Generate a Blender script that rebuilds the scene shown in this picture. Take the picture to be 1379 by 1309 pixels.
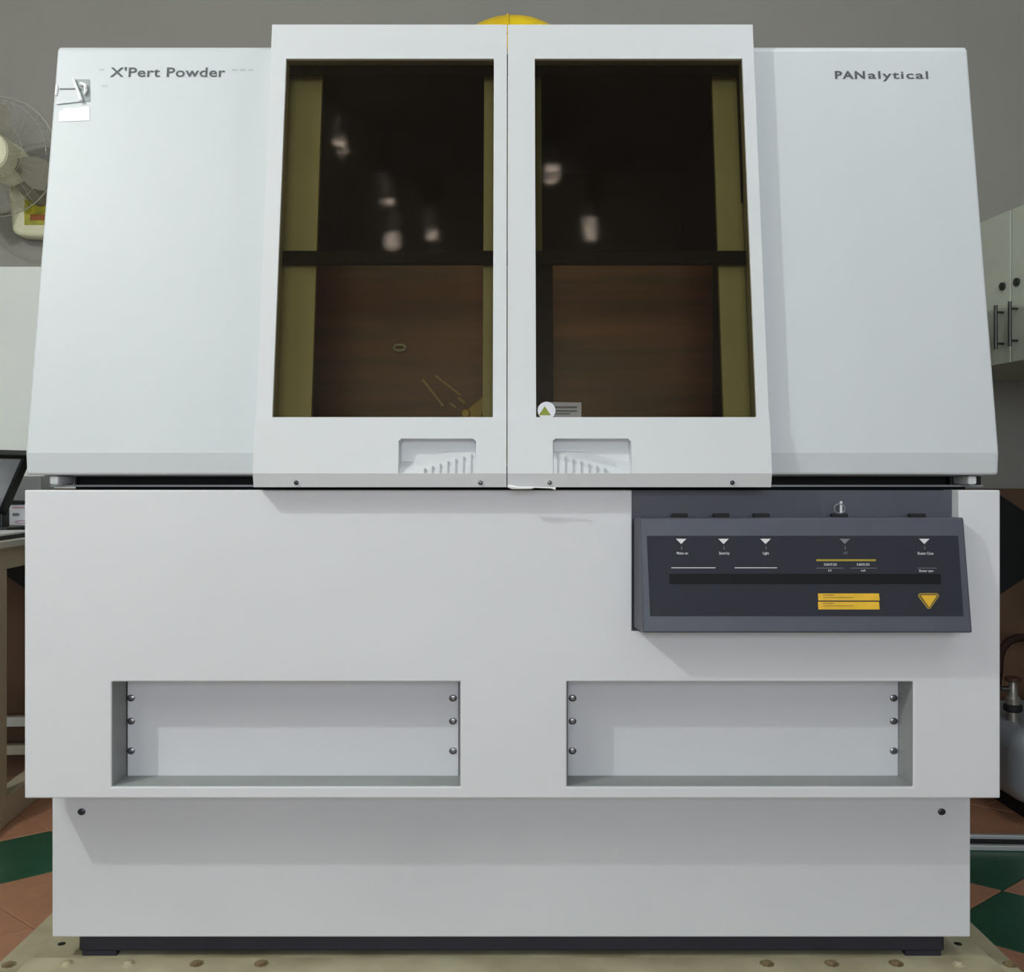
import bpy, bmesh, math, random
from mathutils import Vector, Matrix
random.seed(7)
for o in list(bpy.data.objects): bpy.data.objects.remove(o)
S = bpy.context.scene
COL = S.collection
# ------------------------------------------------------------------ camera
F, D, HC, CX, HY = 1360.0, 1.42, 0.79, 690.0, 648.0
cam = bpy.data.objects.new('camera', bpy.data.cameras.new('camera')); COL.objects.link(cam)
cam.location = (0, -D, HC); cam.rotation_euler = (math.pi/2, 0, 0)
cam.data.sensor_fit = 'HORIZONTAL'; cam.data.sensor_width = 36
cam.data.lens = 36*F/1379; cam.data.shift_y = -(654.5-HY)/1379; cam.data.shift_x = -(CX-689.5)/1379
cam.data.clip_start = 0.01
S.camera = cam
# ------------------------------------------------------------------ world, lights, exposure
w = bpy.data.worlds.new('world'); S.world = w; w.use_nodes = True
w.node_tree.nodes['Background'].inputs[0].default_value = (0.8, 0.9, 1.0, 1); w.node_tree.nodes['Background'].inputs[1].default_value = 0.05
S.view_settings.view_transform = 'Standard'; S.view_settings.look = 'None'
S.view_settings.gamma = 1; S.view_settings.use_curve_mapping = False
S.view_settings.exposure = 0.13
CEIL = 2.62
def light(name, kind, loc, energy, col, size=0.06, rot=(0,0,0), sy=None):
    l = bpy.data.lights.new(name, kind); l.energy = energy; l.color = col
    if kind == 'AREA':
        l.shape = 'RECTANGLE'; l.size = size; l.size_y = sy or size
    else: l.shadow_soft_size = size
    o = bpy.data.objects.new(name, l); COL.objects.link(o); o.location = loc; o.rotation_euler = rot
    return o
BULBS = [((-1.75, -1.35, 2.46), 74, (0.95, 1.0, 0.97)), ((0.8, -0.33, 2.45), 13, (0.88, 0.94, 1.0))]
for p, e, c in BULBS: light('bulb_light', 'POINT', p, e, c, 0.035)
FILL_TUBES = [((-1.45, -2.1), 9, (0.96, 1.0, 0.94)), ((1.45, -2.0), 4, (0.86, 0.93, 1.0))]  # unseen ceiling tubes, added as broad fill light
for i, ((x, y), e, c) in enumerate(FILL_TUBES):
    light('tube_light', 'AREA', (x, y, CEIL-0.075), e, c, 0.10 if i < 2 else 1.2, (0,0,0), 1.2 if i < 2 else 0.10)
light('window_daylight', 'AREA', (-0.1, -4.62, 1.45), 64, (0.84, 0.91, 1.0), 1.8, (math.pi/2, 0, 0), 1.4)  # area lamp added for frontal fill; its window is made up
# ------------------------------------------------------------------ helpers
def X(px, Y=0.0): return (px-CX)*(D+Y)/F
def Z(py, Y=0.0): return HC-(py-HY)*(D+Y)/F
def lin(c):
    r = []
    for v in c[:3]:
        v = v/255.0
        r.append(v/12.92 if v <= 0.04045 else ((v+0.055)/1.055)**2.4)
    return (r[0], r[1], r[2], 1)
MATS = {}
def mat(name, rgb, rough=0.5, metal=0.0, var=0.0, vscale=8.0, bump=0.0, bscale=300.0, spec=0.5, rgb2=None, stretch=(1,1,1), coat=0.0):
    m = bpy.data.materials.new(name); m.use_nodes = True; MATS[name] = m
    nt = m.node_tree; b = nt.nodes['Principled BSDF']
    b.inputs['Base Color'].default_value = lin(rgb); b.inputs['Roughness'].default_value = rough
    b.inputs['Metallic'].default_value = metal; b.inputs['Specular IOR Level'].default_value = spec
    b.inputs['Coat Weight'].default_value = coat
    tc = nt.nodes.new('ShaderNodeTexCoord')
    if var > 0 or rgb2:
        mp = nt.nodes.new('ShaderNodeMapping'); mp.inputs['Scale'].default_value = stretch
        nt.links.new(tc.outputs['Object'], mp.inputs[0])
        n = nt.nodes.new('ShaderNodeTexNoise'); n.inputs['Scale'].default_value = vscale; n.inputs['Detail'].default_value = 5
        nt.links.new(mp.outputs[0], n.inputs['Vector'])
        r = nt.nodes.new('ShaderNodeValToRGB'); r.color_ramp.elements[0].position = 0.3; r.color_ramp.elements[1].position = 0.7
        c = lin(rgb)
        if rgb2: r.color_ramp.elements[0].color = lin(rgb2); r.color_ramp.elements[1].color = c
        else:
            r.color_ramp.elements[0].color = (c[0]*(1-var), c[1]*(1-var), c[2]*(1-var), 1)
            r.color_ramp.elements[1].color = tuple(min(1, v*(1+var)) for v in c[:3])+(1,)
        nt.links.new(n.outputs['Fac'], r.inputs[0]); nt.links.new(r.outputs[0], b.inputs['Base Color'])
    if bump > 0:
        n2 = nt.nodes.new('ShaderNodeTexNoise'); n2.inputs['Scale'].default_value = bscale
        nt.links.new(tc.outputs['Object'], n2.inputs['Vector'])
        bp = nt.nodes.new('ShaderNodeBump'); bp.inputs['Strength'].default_value = bump; bp.inputs['Distance'].default_value = 0.001
        nt.links.new(n2.outputs['Fac'], bp.inputs['Height']); nt.links.new(bp.outputs[0], b.inputs['Normal'])
    return m
mat('powder_white', (221, 223, 226), 0.5, var=0.02, vscale=3, bump=0.12, bscale=900)
mat('base_white', (212, 214, 218), 0.5, var=0.025, vscale=4, bump=0.12, bscale=900)
mat('housing_white', (207, 212, 215), 0.45, var=0.02, vscale=5, stretch=(1, 1, 0.25), bump=0.1, bscale=900)
mat('door_white', (216, 219, 221), 0.4, var=0.01, vscale=3)
mat('slate_plastic', (78, 81, 92), 0.42, spec=0.45, var=0.05, vscale=20, bump=0.2, bscale=1500)
mat('dark_inset', (44, 47, 56), 0.65, spec=0.25, var=0.04, vscale=15)
mat('black_gloss', (20, 21, 24), 0.6, spec=0.2)
mat('black_matte', (16, 16, 18), 0.7)
mat('base_black', (38, 36, 48), 0.6, var=0.1, vscale=20)
mat('chrome', (132, 132, 136), 0.28, 1.0)
mat('dark_metal', (70, 70, 74), 0.4, 0.8)
mat('grey_metal', (150, 152, 155), 0.4, 0.3)
mat('white_plastic', (245, 246, 244), 0.5)
mat('key_metal', (225, 226, 228), 0.35, 0.3)
mat('ink_grey', (82, 86, 90), 0.6)
mat('ink_white', (225, 226, 228), 0.6)
mat('ink_dim', (120, 122, 128), 0.6)
mat('label_yellow', (232, 184, 40), 0.5, var=0.08, vscale=60)
mat('label_line', (170, 150, 40), 0.5)
mat('label_text', (150, 112, 28), 0.6)
mat('triangle_edge', (120, 96, 40), 0.5)
mat('sticker_green', (128, 140, 30), 0.5)
mat('sticker_text', (62, 62, 56), 0.7)
mat('ghost_grey', (188, 193, 195), 0.6)
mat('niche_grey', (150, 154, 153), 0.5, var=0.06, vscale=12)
mat('patch_grey', (158, 164, 165), 0.6)
mat('rib_grey', (176, 179, 182), 0.5)
mat('dome_yellow', (235, 205, 20), 0.3, var=0.1, vscale=12, rgb2=(205, 165, 10))
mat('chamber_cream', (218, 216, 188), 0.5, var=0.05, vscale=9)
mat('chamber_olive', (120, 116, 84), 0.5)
mat('chamber_brown', (150, 86, 68), 0.4, 0.0, rgb2=(92, 52, 44), vscale=7, stretch=(0.4, 1, 5))
mat('chamber_dark', (22, 20, 22), 0.6, spec=0.2)
mat('gonio_yellow', (250, 218, 90), 0.35, 0.0, rgb2=(205, 170, 60), vscale=30)
mat('steel_warm', (245, 220, 180), 0.35, 0.1)
mat('pallet_cream', (200, 193, 164), 0.55, var=0.1, vscale=9, rgb2=(160, 151, 122))
mat('rust', (104, 84, 56), 0.7, rgb2=(150, 136, 100), vscale=60)
mat('tile_terracotta', (176, 128, 100), 0.4, var=0.08, vscale=30)
mat('tile_green', (34, 84, 62), 0.35, var=0.15, vscale=14)
mat('grout', (150, 116, 98), 0.7, var=0.1, vscale=20)
mat('wall_grey', (150, 148, 140), 0.8, var=0.03, vscale=3, bump=0.15, bscale=120)
mat('wall_pale', (238, 242, 236), 0.7, var=0.02, vscale=3)
mat('ceiling_paint', (176, 174, 166), 0.85, var=0.03, vscale=3)
mat('dado_brown', (112, 84, 62), 0.5, rgb2=(88, 64, 46), vscale=4)
mat('dado_black', (22, 23, 26), 0.35, var=0.1, vscale=20)
mat('desk_cream', (196, 188, 162), 0.5, var=0.05, vscale=15)
mat('desk_pale', (214, 214, 202), 0.5, var=0.03, vscale=15)
mat('black_plastic', (24, 27, 30), 0.35)
mat('screen_grey', (190, 195, 200), 0.12, var=0.25, vscale=9)
mat('paper_white', (222, 224, 232), 0.7)
mat('print_rose', (186, 140, 152), 0.7)
mat('fan_ivory', (226, 222, 190), 0.45)
mat('fan_blade', (176, 172, 154), 0.4)
mat('fan_neck', (140, 136, 118), 0.5)
mat('fan_wire', (170, 168, 152), 0.4, 0.3)
mat('fan_label_yellow', (206, 190, 40), 0.5, rgb2=(120, 130, 40), vscale=45)
mat('fan_label_red', (150, 80, 30), 0.6)
mat('cupboard_paint', (190, 196, 180), 0.5, var=0.03, vscale=10)
mat('handle_metal', (84, 86, 84), 0.35, 0.8)
mat('tank_grey', (160, 168, 174), 0.35, 0.4, var=0.12, vscale=10)
mat('brass_dull', (150, 146, 136), 0.35, 0.6)
mat('wheel_brown', (74, 44, 34), 0.5)
mat('hose_dark', (52, 34, 28), 0.75, spec=0.2)
mat('aluminium', (200, 204, 204), 0.45, 0.5)
mat('tape_white', (250, 250, 250), 0.5)
mat('fixture_white', (230, 232, 232), 0.5)
def glow(name, col, s):
    m = bpy.data.materials.new(name); m.use_nodes = True; MATS[name] = m
    b = m.node_tree.nodes['Principled BSDF']; b.inputs['Base Color'].default_value = (0.9, 0.9, 0.9, 1)
    b.inputs['Emission Color'].default_value = col; b.inputs['Emission Strength'].default_value = s
glow('bulb_glow', (1, 0.97, 0.95, 1), 9.0)  # glow of the spots added for window reflections
def glass(name, tint, ior):
    m = bpy.data.materials.new(name); m.use_nodes = True; MATS[name] = m
    nt = m.node_tree; nt.nodes.remove(nt.nodes['Principled BSDF'])
    t = nt.nodes.new('ShaderNodeBsdfTransparent'); t.inputs[0].default_value = tint
    g = nt.nodes.new('ShaderNodeBsdfGlossy'); g.inputs['Roughness'].default_value = 0.05
    g.inputs['Color'].default_value = (0.9, 0.78, 0.74, 1)
    tc = nt.nodes.new('ShaderNodeTexCoord'); n = nt.nodes.new('ShaderNodeTexNoise')
    mp = nt.nodes.new('ShaderNodeMapping'); mp.inputs['Scale'].default_value = (1, 1, 2.2); nt.links.new(tc.outputs['Object'], mp.inputs[0])
    n.inputs['Scale'].default_value = 7; nt.links.new(mp.outputs[0], n.inputs['Vector'])
    bp = nt.nodes.new('ShaderNodeBump'); bp.inputs['Strength'].default_value = 0.12; bp.inputs['Distance'].default_value = 0.004
    nt.links.new(n.outputs['Fac'], bp.inputs['Height']); nt.links.new(bp.outputs[0], g.inputs['Normal'])
    f = nt.nodes.new('ShaderNodeFresnel'); f.inputs[0].default_value = ior
    mx = nt.nodes.new('ShaderNodeMixShader')
    nt.links.new(f.outputs[0], mx.inputs[0]); nt.links.new(t.outputs[0], mx.inputs[1]); nt.links.new(g.outputs[0], mx.inputs[2])
    nt.links.new(mx.outputs[0], nt.nodes['Material Output'].inputs[0])
glass('amber_glass', (0.71, 0.69, 0.56, 1), 1.34)
mat('film_grey', (112, 108, 102), 0.4)

WLOC = {}
def root(name, loc, label, cat, group=None):
    o = bpy.data.objects.new(name, None); COL.objects.link(o); o.location = loc; o.empty_display_size = 0.05
    o['label'] = label; o['category'] = cat
    if group: o['group'] = group
    WLOC[o.name] = Vector(loc); return o
def obj(name, bm, m, parent=None, bevel=0.0, smooth=False, label=None, cat=None, kind=None, group=None, segs=2):
    vs = [v.co for v in bm.verts]
    lo = Vector([min(v[i] for v in vs) for i in range(3)]); hi = Vector([max(v[i] for v in vs) for i in range(3)])
    c = Vector(((lo.x+hi.x)/2, (lo.y+hi.y)/2, lo.z))
    bmesh.ops.translate(bm, verts=bm.verts, vec=-c)
    bmesh.ops.recalc_face_normals(bm, faces=bm.faces)
    me = bpy.data.meshes.new(name); bm.to_mesh(me); bm.free()
    me.materials.append(MATS[m])
    if smooth:
        for p in me.polygons: p.use_smooth = True
        me.set_sharp_from_angle(angle=math.radians(40))
    o = bpy.data.objects.new(name, me); COL.objects.link(o)
    place(o, c, parent)
    if bevel > 0:
        b = o.modifiers.new('bevel', 'BEVEL'); b.width = bevel; b.segments = segs; b.limit_method = 'ANGLE'; b.angle_limit = math.radians(30)
    if label: o['label'] = label
    if cat: o['category'] = cat
    if kind: o['kind'] = kind
    if group: o['group'] = group
    return o
def place(o, c, parent):
    if parent is not None:
        o.parent = parent; o.location = Vector(c)-WLOC[parent.name]
    else: o.location = c
    WLOC[o.name] = Vector(c)
def clone(o, c, parent=None):
    n = o.copy(); COL.objects.link(n); place(n, c, parent); return n
def box(bm, x0, x1, y0, y1, z0, z1, fn=None):
    v = [bm.verts.new((x, y, z)) for x in (x0, x1) for y in (y0, y1) for z in (z0, z1)]
    for f in ((0,1,3,2), (4,6,7,5), (0,4,5,1), (2,3,7,6), (0,2,6,4), (1,5,7,3)): bm.faces.new([v[i] for i in f])
    if fn:
        for q in v: q.co = Vector(fn(q.co))
    return bm
def B(): return bmesh.new()
def bx(*a, fn=None): return box(B(), *a, fn=fn)
def plate(xs, zs, solid, y0, y1, fn=None):
    """a solid slab of cells in the x-z plane, between depths y0 and y1, with the cells left out being openings"""
    bm = B(); V = {}
    def vert(i, j, k):
        if (i, j, k) not in V: V[(i, j, k)] = bm.verts.new((xs[i], (y0, y1)[k], zs[j]))
        return V[(i, j, k)]
    nx, nz = len(xs)-1, len(zs)-1
    ok = lambda i, j: 0 <= i < nx and 0 <= j < nz and solid(i, j)
    for i in range(nx):
        for j in range(nz):
            if not ok(i, j): continue
            for k in (0, 1): bm.faces.new([vert(i,j,k), vert(i+1,j,k), vert(i+1,j+1,k), vert(i,j+1,k)])
            for di, dj, a, b in ((-1,0,(i,j),(i,j+1)), (1,0,(i+1,j),(i+1,j+1)), (0,-1,(i,j),(i+1,j)), (0,1,(i,j+1),(i+1,j+1))):
                if not ok(i+di, j+dj):
                    bm.faces.new([vert(*a,0), vert(*b,0), vert(*b,1), vert(*a,1)])
    if fn:
        for q in bm.verts: q.co = Vector(fn(q.co))
    return bm
def prism(bm, pts, a0, a1, axis='X'):
    """extrude a polygon: axis X -> pts are (y,z); axis Y -> pts are (x,z); axis Z -> pts are (x,y)"""
    def mk(p, a): return {'X': (a, p[0], p[1]), 'Y': (p[0], a, p[1]), 'Z': (p[0], p[1], a)}[axis]
    r0 = [bm.verts.new(mk(p, a0)) for p in pts]; r1 = [bm.verts.new(mk(p, a1)) for p in pts]
    bm.faces.new(r0); bm.faces.new(r1[::-1])
    for i in range(len(pts)):
        j = (i+1) % len(pts); bm.faces.new([r0[i], r0[j], r1[j], r1[i]])
    return bm
def lathe(bm, prof, c, axis='Z', n=24, cap=True):
    """prof: (radius, height) list about axis through c"""
    rings = []
    for r, h in prof:
        ring = []
        for k in range(n):
            a = 2*math.pi*k/n; u, v = r*math.cos(a), r*math.sin(a)
            p = {'Z': (u, v, h), 'Y': (u, h, v), 'X': (h, u, v)}[axis]
            ring.append(bm.verts.new((c[0]+p[0], c[1]+p[1], c[2]+p[2])))
        rings.append(ring)
    for a, b in zip(rings, rings[1:]):
        for k in range(n): bm.faces.new([a[k], a[(k+1) % n], b[(k+1) % n], b[k]])
    if cap: bm.faces.new(rings[0]); bm.faces.new(rings[-1][::-1])
    return bm
def tube(bm, pts, r, n=8, closed=False):
    pts = [Vector(p) for p in pts]; rings = []; m = len(pts)
    up = Vector((0, 0, 1))
    for i, p in enumerate(pts):
        t = (pts[(i+1) % m]-pts[i-1]) if closed else (pts[min(i+1, m-1)]-pts[max(i-1, 0)])
        t.normalize(); s = t.cross(up)
        if s.length < 1e-3: s = t.cross(Vector((1, 0, 0)))
        s.normalize(); q = s.cross(t)
        rr = r[i] if isinstance(r, (list, tuple)) else r
        rings.append([bm.verts.new(p+s*rr*math.cos(2*math.pi*k/n)+q*rr*math.sin(2*math.pi*k/n)) for k in range(n)])
    for i in range(m if closed else m-1):
        a, b = rings[i], rings[(i+1) % m]
        for k in range(n): bm.faces.new([a[k], a[(k+1) % n], b[(k+1) % n], b[k]])
    if not closed: bm.faces.new(rings[0]); bm.faces.new(rings[-1][::-1])
    return bm
def text_bm(s, x0, x1, z0, cap, fn, bold=0.0, spacing=1.0):
    """lettering: x0..x1 wide, baseline z0, cap height cap; fn maps (x, 0, z) onto the surface"""
    cu = bpy.data.curves.new('lettering', 'FONT'); cu.body = s; cu.space_character = spacing; cu.offset = bold; cu.resolution_u = 3
    to = bpy.data.objects.new('lettering', cu); COL.objects.link(to)
    dg = bpy.context.evaluated_depsgraph_get(); me = bpy.data.meshes.new_from_object(to.evaluated_get(dg))
    bpy.data.objects.remove(to); bpy.data.curves.remove(cu)
    bm = B(); bm.from_mesh(me); bpy.data.meshes.remove(me)
    mx = max(v.co.x for v in bm.verts); mn = min(v.co.x for v in bm.verts)
    for v in bm.verts:
        v.co = Vector(fn(Vector((x0+(v.co.x-mn)/(mx-mn)*(x1-x0), 0, z0+v.co.y/0.729*cap))))
    return bm

# ================================================================== THE ROOM
XW, XR, YB, YF = 1.95, 1.72, 1.53, -4.7
fl = obj('floor', bx(-XW, XR, YF, YB, -0.06, -0.006), 'grout', kind='structure')
obj('ceiling', bx(-XW, XR, YF, YB, CEIL, CEIL+0.08), 'ceiling_paint', kind='structure')
wb = obj('wall_back', bx(-XW, XR, YB, YB+0.1, -0.06, CEIL), 'wall_grey', kind='structure')
obj('wall_left', bx(-XW-0.1, -XW, YF, YB+0.1, -0.06, CEIL), 'wall_grey', kind='structure')
obj('wall_right', bx(XR, XR+0.1, YF, YB+0.1, -0.06, CEIL), 'wall_grey', kind='structure')
obj('wall_front', bx(-XW-0.1, XR+0.1, YF-0.1, YF, -0.06, CEIL), 'wall_grey', kind='structure')
# paler field of the back wall beside the desk, proud of the grey
obj('trim_1', bx(-XW+0.002, -0.95, YB-0.012, YB, Z(658, YB), Z(360, YB)), 'wall_pale', kind='structure', bevel=0.003)
# brown dado with black diamond inlays
dado = obj('trim_2', bx(-XW+0.002, XR-0.002, YB-0.02, YB, 0.0, Z(658, YB)), 'dado_brown', kind='structure', bevel=0.003)
dm = None
for k in range(8):
    cx = -1.373+0.4622*(k-0)
    if cx+0.23 > XR: continue
    hw, hh, cz = 0.226, 0.152, 0.606
    if dm is None:
        dm = obj('diamond_inlay', prism(B(), [(cx-hw, cz), (cx, cz-hh), (cx+hw, cz), (cx, cz+hh)], YB-0.026, YB-0.02, 'Y'), 'dado_black', dado)
    else: clone(dm, (cx, YB-0.023, cz-hh), dado)
# floor tiles (green and terracotta, laid diagonally)
TS, S0, T0 = 0.2597, 1.03, -0.205
ca, sa = math.cos(math.radians(40)), math.sin(math.radians(40))
def st(s, t): return Vector((ca*(s-t), sa*(s+t)))
tile_mesh = {}
force_terra = {(-4, 4), (-5, 3), (-6, 4), (-6, 2), (-7, 3), (-4, 6), (2, 0), (1, 1)}
for i in range(-14, 12):
    for j in range(-14, 12):
        c = st(S0+(i+0.5)*TS, T0+(j+0.5)*TS)
        if c.x < -XW+0.21 or c.x > XR-0.21 or c.y > YB-0.19 or c.y < -2.0: continue
        green = (i+j) % 2 == 0 and (i, j) not in force_terra
        key = 'tile_green' if green else 'tile_terracotta'
        if key not in tile_mesh:
            h = TS/2-0.0012
            pts = [st(-h, -h), st(h, -h), st(h, h), st(-h, h)]
            tile_mesh[key] = obj('floor_tile', prism(B(), [(c.x+p.x, c.y+p.y) for p in pts], -0.007, 0.0, 'Z'), key, fl, bevel=0.001, segs=1)
        else: clone(tile_mesh[key], (c.x, c.y, -0.007), fl)
# made-up window frame behind the camera, housing the added frontal fill
WN = obj('window_1', plate([-1.08, -1.02, -0.13, -0.07, 0.82, 0.88], [0.64, 0.70, 2.20, 2.26], lambda i, j: j != 1 or i in (0, 2, 4), YF, YF+0.05), 'fixture_white', kind='structure', bevel=0.003)
obj('window_sill', bx(-1.15, 0.95, YF, YF+0.12, 0.60, 0.638), 'fixture_white', WN, bevel=0.004)
# ceiling fixtures (all above the frame): tubes added for fill, then the bulbs
for k, ((x, y), e, c) in enumerate(FILL_TUBES):
    r = root('tube_fixture', (x, y, CEIL-0.06), ['white ceiling tube fixture on the left side of the room', 'white ceiling tube fixture on the right side of the room', 'white ceiling tube fixture just in front of the machine'][k], 'lamp', 'ceiling tube fixtures')
    hx, hy = (0.07, 0.62) if k < 2 else (0.62, 0.07)
    obj('fixture_body', bx(x-hx, x+hx, y-hy, y+hy, CEIL-0.06, CEIL), 'fixture_white', r, bevel=0.004)
for k, (p, e, c) in enumerate(BULBS):
    r = root('bulb_holder', (p[0], p[1], p[2]+0.05), ['white lamp holder hanging on the left of the machine', 'white lamp holder hanging above the machine on the right'][k], 'lamp', 'ceiling bulbs')
    obj('holder', lathe(B(), [(0.02, p[2]+0.045), (0.022, p[2]+0.10), (0.012, p[2]+0.12)], (p[0], p[1], 0)), 'fixture_white', r, smooth=True)
    obj('drop_rod', lathe(B(), [(0.005, p[2]+0.12), (0.005, CEIL)], (p[0], p[1], 0), n=8), 'fixture_white', r)

REFLECTION_SPOTS = [(-0.469, -2.18), (-0.305, -2.13), (-0.46, -1.91), (-0.58, -1.58), (0.137, -1.75), (0.30, -2.11)]  # unseen ceiling spots added to make bright reflections in the amber windows
for k, (x, y) in enumerate(REFLECTION_SPOTS):
    r = root('ceiling_spot', (x, y, CEIL-0.12), 'small ceiling spot whose reflection sits '+('lowest in the left window', 'farthest right in the left window', 'midway up the left window', 'highest in the left window', 'upper in the right window', 'lower in the right window')[k], 'lamp', 'small ceiling spots')
    obj('spot_can', lathe(B(), [(0.022, CEIL-0.0005), (0.024, CEIL-0.03), (0.026, CEIL-0.11)], (x, y, 0), n=20), 'fixture_white', r, smooth=True)
    obj('spot_lens', lathe(B(), [(0.023, CEIL-0.112), (0.021, CEIL-0.120), (0.009, CEIL-0.125)], (x, y, 0), n=20), 'bulb_glow', r, smooth=True)
# ================================================================== THE MACHINE
YBK = 1.02
M = root('x_ray_diffractometer', (0, 0.5, Z(1288, 0.10)), 'large white laboratory cabinet machine with two amber windows and a dark control panel', 'machine')
s0 = Z(0)
xl, xr = X(33), X(1347)
zt, zb = Z(660), Z(1075)
# --- lower cabinet front with two niches and the control panel cut-out
nd = 0.054
xs = [xl, X(150), X(620), X(763), X(851), X(1230), X(1291), xr]
zs = [zb, Z(1060), Z(918), Z(850), zt]
def solid(i, j):
    if j == 1 and (i == 1 or i in (3, 4)): return False
    if j == 3 and i in (4, 5): return False
    return True
cab = obj('cabinet_front', plate(xs, zs, solid, 0.0, nd), 'powder_white', M, bevel=0.0018)
obj('cabinet_body', bx(xl+0.002, xr-0.002, nd+0.012, YBK, zb+0.001, zt-0.012), 'powder_white', M, bevel=0.002)
# niche back panels with screws
screw0 = None
def screw(px, py, Y, parent, r=0.0058, m='chrome'):
    global screw0
    x, z = X(px, Y), Z(py, Y)
    if screw0 is None:
        bm = B(); lathe(bm, [(r, 0), (r, -0.0010), (r*0.8, -0.0016), (r*0.45, -0.0020)], (x, Y, z), 'Y', 14)
        box(bm, x-r*0.62, x+r*0.62, Y-0.0026, Y-0.0012, z-r*0.10, z+r*0.10)
        for v in bm.verts[-8:]: v.co = Vector((x, 0, z))+Matrix.Rotation(math.radians(38), 3, 'Y') @ (v.co-Vector((x, v.co.y, z)))+Vector((0, v.co.y, 0))
        for v in bm.verts: v.co.z = z+(v.co.z-z)*0.86
        screw0 = obj('screw', bm, m, parent, smooth=True); return screw0
    h = 0.0058*0.86
    n = clone(screw0, (x, Y-0.0013, z-h), parent); return n
for (a, b, sc) in ((171.5, 617.5, (176.5, 610)), (764.5, 1210, (771, 1203.5))):
    x0, x1 = X(a, nd), X(b, nd)
    vp = obj('niche_panel', bx(x0, x1, nd+0.0005, nd+0.0045, Z(1048, nd), Z(905, nd)), 'base_white', M, bevel=0.0008)
    for q in sc:
        for yy in (940, 971, 1011): screw(q, yy, nd+0.0005, vp)
for a, b in ((X(150), X(620)), (X(763), X(1230))):  # grey sheets added over niche floor and sides, shade put into their colour
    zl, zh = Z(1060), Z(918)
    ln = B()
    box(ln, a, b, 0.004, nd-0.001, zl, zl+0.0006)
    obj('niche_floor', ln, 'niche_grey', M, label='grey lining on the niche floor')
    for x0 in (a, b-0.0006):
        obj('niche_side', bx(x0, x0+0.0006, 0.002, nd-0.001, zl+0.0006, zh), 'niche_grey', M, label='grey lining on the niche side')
# --- plinth and black base
Yp = 0.08
pl = obj('plinth', bx(X(70, Yp), X(1307, Yp), Yp, YBK-0.05, Z(1262, Yp), zb), 'base_white', M, bevel=0.002)
for q in (110, 1268):
    s = screw(q, 1093, Yp, pl); s.data = s.data.copy(); s.data.materials[0] = MATS['dark_metal']
Yb = 0.10
obj('base_bar', bx(X(106, Yb), X(1272, Yb), Yb, YBK-0.1, Z(1281, Yb), Z(1262, Yp)-0.0003), 'base_black', M, bevel=0.003)
for a, b in ((110, 156), (1220, 1268)):
    for y0 in (Yb+0.002, YBK-0.2):
        obj('foot_pad', bx(X(a, Yb), X(b, Yb), y0, y0+0.06, Z(1288, Yb), Z(1281, Yb)), 'base_black', M)
# --- slot between cabinet and housing
Ys = 0.07
obj('seam_core', bx(X(90, Ys), X(1312, Ys), Ys+0.03, YBK-0.03, zt-0.012, Z(636, 0)), 'black_matte', M)
obj('seam_shelf', bx(X(72, Ys), X(1320, Ys), Ys-0.01, YBK-0.04, Z(655.5, Ys), Z(653, Ys)), 'grey_metal', M)
obj('seam_lid', bx(X(64, Ys), X(1322, Ys), Ys-0.01, YBK-0.04, Z(641.5, Ys), Z(636.5, Ys)), 'grey_metal', M)
for a, b, c, d in ((66, 78, 78, 96), (1304, 1316, 1284, 1304)):
    obj('seam_roller', bx(X(a, 0.03), X(b, 0.03), 0.03, Ys+0.012, Z(652.5, 0.03), Z(641.0, 0.03)), 'white_plastic', M, bevel=0.003)
    bp = obj('seam_bracket', bx(X(c, Ys), X(d, Ys), Ys+0.012, Ys+0.02, Z(653, Ys), Z(641.5, Ys)), 'grey_metal' if a < 600 else 'dark_metal', M)
    xm = X((c+d)/2, Ys)
    obj('bracket_bolt', lathe(B(), [(0.0028, Ys+0.0121), (0.0028, Ys+0.010)], (xm, 0, Z(647, Ys)), 'Y', 10), 'black_matte', bp)
obj('seam_end_block', bx(X(1317, Ys), X(1326, Ys), Ys+0.012, Ys+0.05, Z(653, Ys), Z(641, Ys)), 'black_matte', M)
# --- upper housing
Zc = Z(610, 0.002)
def Yh(z): return 0.002+(z-Zc)*0.1623
Zt = Z(62, 0.102); Zbot = Z(639.5, 0.01)
prof = [(0.0045, Zbot), (0.002, Zc), (Yh(Zt-0.006), Zt-0.006), (Yh(Zt)+0.004, Zt), (YBK, Zt), (YBK, Zbot)]
hw = 0.6855; ow = 0.345
hb = B()
prism(hb, prof, -hw, -ow); prism(hb, prof, ow, hw)
box(hb, -ow, ow, 0.20, YBK, Zt-0.03, Zt)
box(hb, -ow, ow, YBK-0.03, YBK, Zbot, Zt-0.03)
box(hb, -ow, ow, Yh(Zt)+0.01, 0.20, Zt-0.012, Zt-0.002)
H = obj('upper_housing', hb, 'housing_white', M, bevel=0.0035, segs=3)
def onh(p): return (p.x, Yh(p.z)-0.0006, p.z)
def hx_(px, py):
    d = D+Yh(HC+(HY-py)*1.5/F)
    for _ in range(6):
        z = HC+(HY-py)*d/F; d = D+Yh(z)
    return (px-CX)*d/F, z
a, z0 = hx_(148, 103.5); b, z1 = hx_(304, 90.5)
obj('model_lettering', text_bm("X'Pert Powder", a, b, z0, z1-z0, onh, bold=0.016, spacing=1.05), 'ink_grey', H, label="dark grey lettering X'Pert Powder")
a, z0 = hx_(1124.5, 106); b, _ = hx_(1165, 106); _, z1 = hx_(1124, 95.5)
obj('maker_lettering', text_bm("PAN", a, b, z0, z1-z0, onh, bold=0.03, spacing=1.15), 'ink_grey', H, label='dark grey lettering PANalytical, first part')
a, _ = hx_(1169, 106); b, _ = hx_(1250, 106)
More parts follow.
